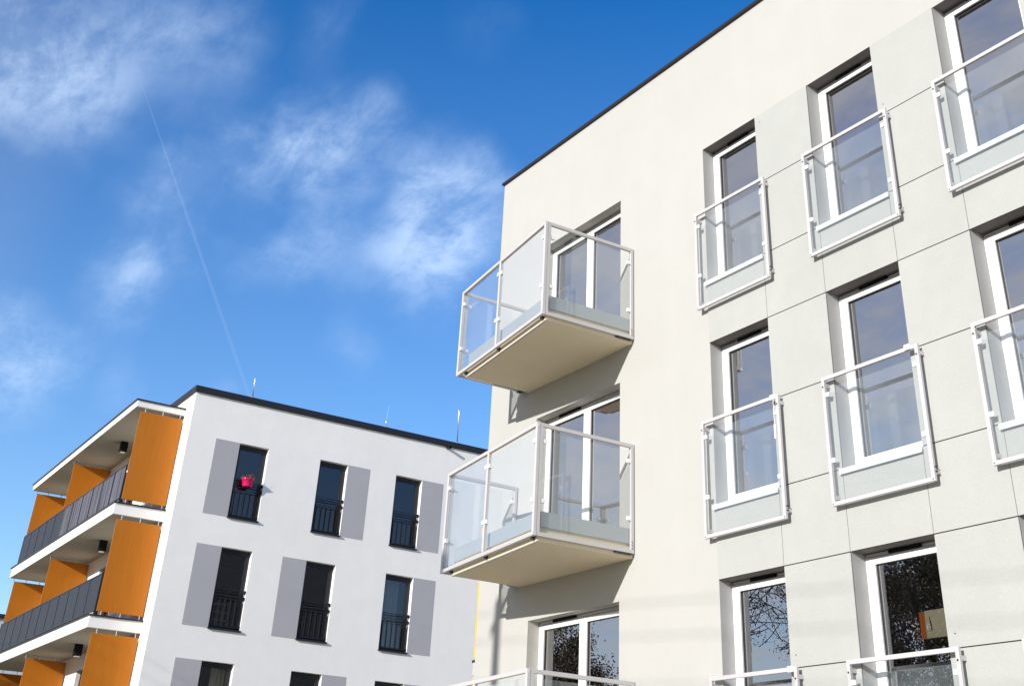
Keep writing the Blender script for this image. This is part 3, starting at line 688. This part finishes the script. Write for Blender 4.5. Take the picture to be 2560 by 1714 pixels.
SUN = Vector((.31, -1.0, .34)).normalized()
wd = bpy.data.worlds.new('World'); sc.world = wd; wd.use_nodes = True
nt = wd.node_tree; N = nt.nodes; L = nt.links; N.clear()
out = N.new('ShaderNodeOutputWorld'); bg = N.new('ShaderNodeBackground'); bg.inputs['Strength'].default_value = .125
sky = N.new('ShaderNodeTexSky'); sky.sky_type = 'NISHITA'; sky.sun_disc = False
sky.sun_elevation = math.asin(SUN.z); sky.sun_rotation = math.atan2(SUN.x, SUN.y)
sky.air_density = 1.0; sky.dust_density = .15; sky.ozone_density = 2.0; sky.altitude = 100
hs = N.new('ShaderNodeHueSaturation'); hs.inputs['Saturation'].default_value = 1.43; hs.inputs['Hue'].default_value = .512; hs.inputs['Value'].default_value = 1.0
L.new(sky.outputs[0], hs.inputs['Color'])
tc = N.new('ShaderNodeTexCoord')
def vm(op, a, b=None):
    n = N.new('ShaderNodeVectorMath'); n.operation = op
    L.new(a, n.inputs[0]) if not isinstance(a, tuple) else setattr(n.inputs[0], 'default_value', a)
    if b is not None: (L.new(b, n.inputs[1]) if not isinstance(b, tuple) else setattr(n.inputs[1], 'default_value', b))
    return n
def ma(op, a, b=None, c=None):
    n = N.new('ShaderNodeMath'); n.operation = op
    for i, x in enumerate((a, b, c)):
        if x is None: continue
        if isinstance(x, (int, float)): n.inputs[i].default_value = x
        else: L.new(x, n.inputs[i])
    return n.outputs[0]
dirn = vm('NORMALIZE', tc.outputs['Generated']).outputs[0]
sep = N.new('ShaderNodeSeparateXYZ'); L.new(dirn, sep.inputs[0])
den = ma('ADD', ma('MAXIMUM', sep.outputs['Z'], 0.0), .22)
cmb = N.new('ShaderNodeCombineXYZ')
L.new(ma('DIVIDE', sep.outputs['X'], den), cmb.inputs[0]); L.new(ma('DIVIDE', sep.outputs['Y'], den), cmb.inputs[1])
def noise(scale, detail, rough, off=(0,0,0), stretch=(1,1,1)):
    mp = N.new('ShaderNodeMapping'); mp.inputs['Location'].default_value = off; mp.inputs['Scale'].default_value = stretch
    L.new(cmb.outputs[0], mp.inputs['Vector'])
    n = N.new('ShaderNodeTexNoise'); n.inputs['Scale'].default_value = scale; n.inputs['Detail'].default_value = detail; n.inputs['Roughness'].default_value = rough
    n.inputs['Distortion'].default_value = .35
    L.new(mp.outputs[0], n.inputs['Vector']); return n.outputs['Fac']
# cloud fields: where they hang in the sky (direction, reach, weight)
BLOBS = [((-0.861, 0.0623, 0.5048), 0.046, 1.15), ((-0.868, 0.0936, 0.4877), 0.0449, 1.2), ((-0.8472, 0.0567, 0.5283), 0.05, 0.85), ((-0.8554, 0.1094, 0.5064), 0.0397, 0.65), ((-0.824, 0.1412, 0.5488), 0.0575, 0.42), ((-0.816, 0.1715, 0.5521), 0.0586, 0.5), ((-0.8144, 0.1958, 0.5462), 0.038, 0.35), ((-0.8397, 0.1748, 0.5142), 0.0624, 0.4), ((-0.8742, 0.1128, 0.4722), 0.0434, 0.55), ((-0.8371, 0.1372, 0.5296), 0.0489, 0.5), ((-0.8755, 0.057, 0.4798), 0.034, 0.6), ((-0.7729, 0.27, 0.5743), 0.024, 0.4), ((-0.7874, 0.2729, 0.5528), 0.024, 0.35), ((-0.7138, 0.3812, 0.5875), 0.0269, 0.2), ((-0.8798, 0.204, 0.4293), 0.0309, 0.8), ((-0.87, 0.2075, 0.4472), 0.027, 0.65), ((-0.8609, 0.2166, 0.4603), 0.0272, 0.6), ((-0.8503, 0.2344, 0.4711), 0.0254, 0.45), ((-0.8562, 0.2464, 0.4541), 0.0276, 0.5), ((-0.8458, 0.26, 0.4659), 0.0278, 0.7), ((-0.8336, 0.2727, 0.4803), 0.0324, 0.85), ((-0.8209, 0.2878, 0.4932), 0.0327, 0.9), ((-0.8116, 0.3059, 0.4977), 0.0373, 0.85), ((-0.801, 0.3234, 0.5038), 0.0331, 0.75), ((-0.806, 0.3324, 0.4897), 0.0265, 0.6), ((-0.8326, 0.2894, 0.4723), 0.0348, 0.6), ((-0.8216, 0.3163, 0.4742), 0.0351, 0.55), ((-0.8314, 0.3139, 0.4585), 0.0328, 0.5), ((-0.8827, 0.1765, 0.4355), 0.0244, 0.25), ((-0.7852, 0.4029, 0.4702), 0.0425, 0.95), ((-0.7974, 0.4032, 0.449), 0.0513, 1.05), ((-0.811, 0.3995, 0.4273), 0.0467, 0.95), ((-0.783, 0.4226, 0.4564), 0.038, 0.8), ((-0.8158, 0.3848, 0.4317), 0.0421, 0.7), ((-0.8295, 0.3776, 0.4115), 0.0397, 0.6), ((-0.819, 0.4088, 0.4028), 0.0398, 0.5), ((-0.7985, 0.3657, 0.4782), 0.0289, 0.45), ((-0.7623, 0.4279, 0.4855), 0.0202, 0.45), ((-0.8458, 0.3519, 0.401), 0.0328, 0.5), ((-0.8505, 0.3143, 0.4217), 0.0347, 0.65), ((-0.8601, 0.3072, 0.4072), 0.0323, 0.5), ((-0.8778, 0.2673, 0.3976), 0.0275, 0.5), ((-0.8686, 0.2842, 0.4059), 0.0235, 0.4), ((-0.826, 0.4147, 0.3818), 0.0353, 0.35), ((-0.9058, 0.1811, 0.3832), 0.0301, 0.75), ((-0.9125, 0.1795, 0.3677), 0.0299, 0.7), ((-0.9072, 0.1985, 0.3711), 0.0262, 0.55), ((-0.8963, 0.2022, 0.3946), 0.0224, 0.45), ((-0.8975, 0.2222, 0.3808), 0.0267, 0.35), ((-0.9167, 0.1941, 0.3494), 0.034, 0.42), ((-0.9211, 0.2011, 0.3335), 0.0239, 0.25), ((-0.8884, 0.2245, 0.4004), 0.0207, 0.35), ((-0.9442, 0.1209, 0.3065), 0.0392, 0.75), ((-0.9486, 0.1368, 0.2854), 0.0393, 0.75), ((-0.9384, 0.1122, 0.3269), 0.0205, 0.5), ((-0.9444, 0.1466, 0.2945), 0.0245, 0.6), ((-0.9342, 0.1677, 0.3148), 0.0213, 0.5), ((-0.935, 0.2078, 0.2875), 0.0216, 0.45), ((-0.9112, 0.2809, 0.3014), 0.0144, 0.35), ((-0.8668, 0.3631, 0.3418), 0.0237, 0.4)]
tot = None
wob = vm('SCALE', vm('SUBTRACT', (0,0,0), (0,0,0)).outputs[0])
nz = N.new('ShaderNodeTexNoise'); nz.inputs['Scale'].default_value = 14; nz.inputs['Detail'].default_value = 6; L.new(dirn, nz.inputs['Vector'])
wv = vm('SCALE', vm('SUBTRACT', nz.outputs['Color'], (.5,.5,.5)).outputs[0]); wv.inputs['Scale'].default_value = .07
wdir = vm('ADD', dirn, wv.outputs[0]).outputs[0]
for c, rad, wgt in BLOBS:
    dn = vm('DISTANCE', wdir, tuple(Vector(c).normalized())).outputs['Value']
    mr = N.new('ShaderNodeMapRange'); mr.interpolation_type = 'SMOOTHSTEP'; mr.inputs['From Min'].default_value = 0; mr.inputs['From Max'].default_value = rad*1.45
    mr.inputs['To Min'].default_value = wgt; mr.inputs['To Max'].default_value = 0; L.new(dn, mr.inputs['Value'])
    tot = mr.outputs[0] if tot is None else ma('ADD', tot, mr.outputs[0])
tot = ma('MINIMUM', ma('MULTIPLY', tot, .44), 1.0)
# broken cloud behind the viewer, mirrored in panes, added to tune fill light
back = N.new('ShaderNodeMapRange'); back.inputs['From Min'].default_value = .25; back.inputs['From Max'].default_value = -.35; back.inputs['To Min'].default_value = 0; back.inputs['To Max'].default_value = 1.0
L.new(ma('SUBTRACT', sep.outputs['Y'], ma('MULTIPLY', sep.outputs['X'], .12)), back.inputs['Value'])
n1 = noise(4.2, 10, .62, (3.1, 1.7, 0)); n2 = noise(16, 10, .7, (.4, 2.2, 0), (.6, 1.25, 1))
dens = ma('ADD', ma('MULTIPLY', n1, .65), ma('MULTIPLY', n2, .35))
mr = N.new('ShaderNodeMapRange'); mr.interpolation_type = 'SMOOTHSTEP'; mr.inputs['From Min'].default_value = .40; mr.inputs['From Max'].default_value = .62
L.new(dens, mr.inputs['Value'])
cov = ma('MULTIPLY', ma('MULTIPLY', tot, ma('ADD', ma('MULTIPLY', mr.outputs[0], .76), .24)), .54)
veil = N.new('ShaderNodeMapRange'); veil.inputs['From Min'].default_value = .62; veil.inputs['From Max'].default_value = .2; veil.inputs['To Min'].default_value = 0; veil.inputs['To Max'].default_value = .13
L.new(sep.outputs['Z'], veil.inputs['Value'])
cov = ma('MINIMUM', ma('ADD', cov, veil.outputs[0]), .9)
covb = ma('MULTIPLY', back.outputs[0], ma('ADD', ma('MULTIPLY', mr.outputs[0], .4), .5))
mb = N.new('ShaderNodeMix'); mb.data_type = 'RGBA'; L.new(covb, mb.inputs['Factor']); L.new(hs.outputs[0], mb.inputs[6]); mb.inputs[7].default_value = (3.4, 3.35, 3.5, 1)
mx = N.new('ShaderNodeMix'); mx.data_type = 'RGBA'; L.new(cov, mx.inputs['Factor']); L.new(mb.outputs[2], mx.inputs[6]); mx.inputs[7].default_value = (4.2, 5.2, 6.6, 1)
L.new(mx.outputs[2], bg.inputs['Color']); L.new(bg.outputs[0], out.inputs[0])

ld = bpy.data.lights.new('sun', 'SUN'); ld.energy = 3.4; ld.angle = R(.53); ld.color = (1, .965, .915)
lo = bpy.data.objects.new('sun', ld); col.objects.link(lo); lo.rotation_euler = (-SUN).to_track_quat('-Z', 'Y').to_euler(); lo.location = (10, -30, 20)

# ------------------------------------------------------------------ camera
cd = bpy.data.cameras.new('camera'); cam = bpy.data.objects.new('camera', cd); col.objects.link(cam)
cd.sensor_fit = 'HORIZONTAL'; cd.sensor_width = 36; cd.lens = 2973.59/2560*36
cd.shift_x = -65.27/2560; cd.shift_y = -627.76/2560
cd.clip_start = .1; cd.clip_end = 20000
Rr = Vector((0.54407113, 0.838037, 0.04099511)); Uu = Vector((0.43353094, -0.32261741, 0.8414089)); Fw = Vector((-0.71835752, 0.44001364, 0.53884178))
cam.matrix_world = Matrix(((Rr.x, Uu.x, -Fw.x, 0), (Rr.y, Uu.y, -Fw.y, 0), (Rr.z, Uu.z, -Fw.z, CZ), (0, 0, 0, 1)))
sc.camera = cam
sc.view_settings.view_transform = 'Standard'; sc.view_settings.look = 'None'; sc.view_settings.gamma = 1; sc.view_settings.use_curve_mapping = False
sc.view_settings.exposure = 0.7
sc.render.engine = 'CYCLES'
sc.cycles.max_bounces = 10; sc.cycles.transparent_max_bounces = 32; sc.cycles.glossy_bounces = 6
sc.cycles.caustics_reflective = False; sc.cycles.caustics_refractive = False
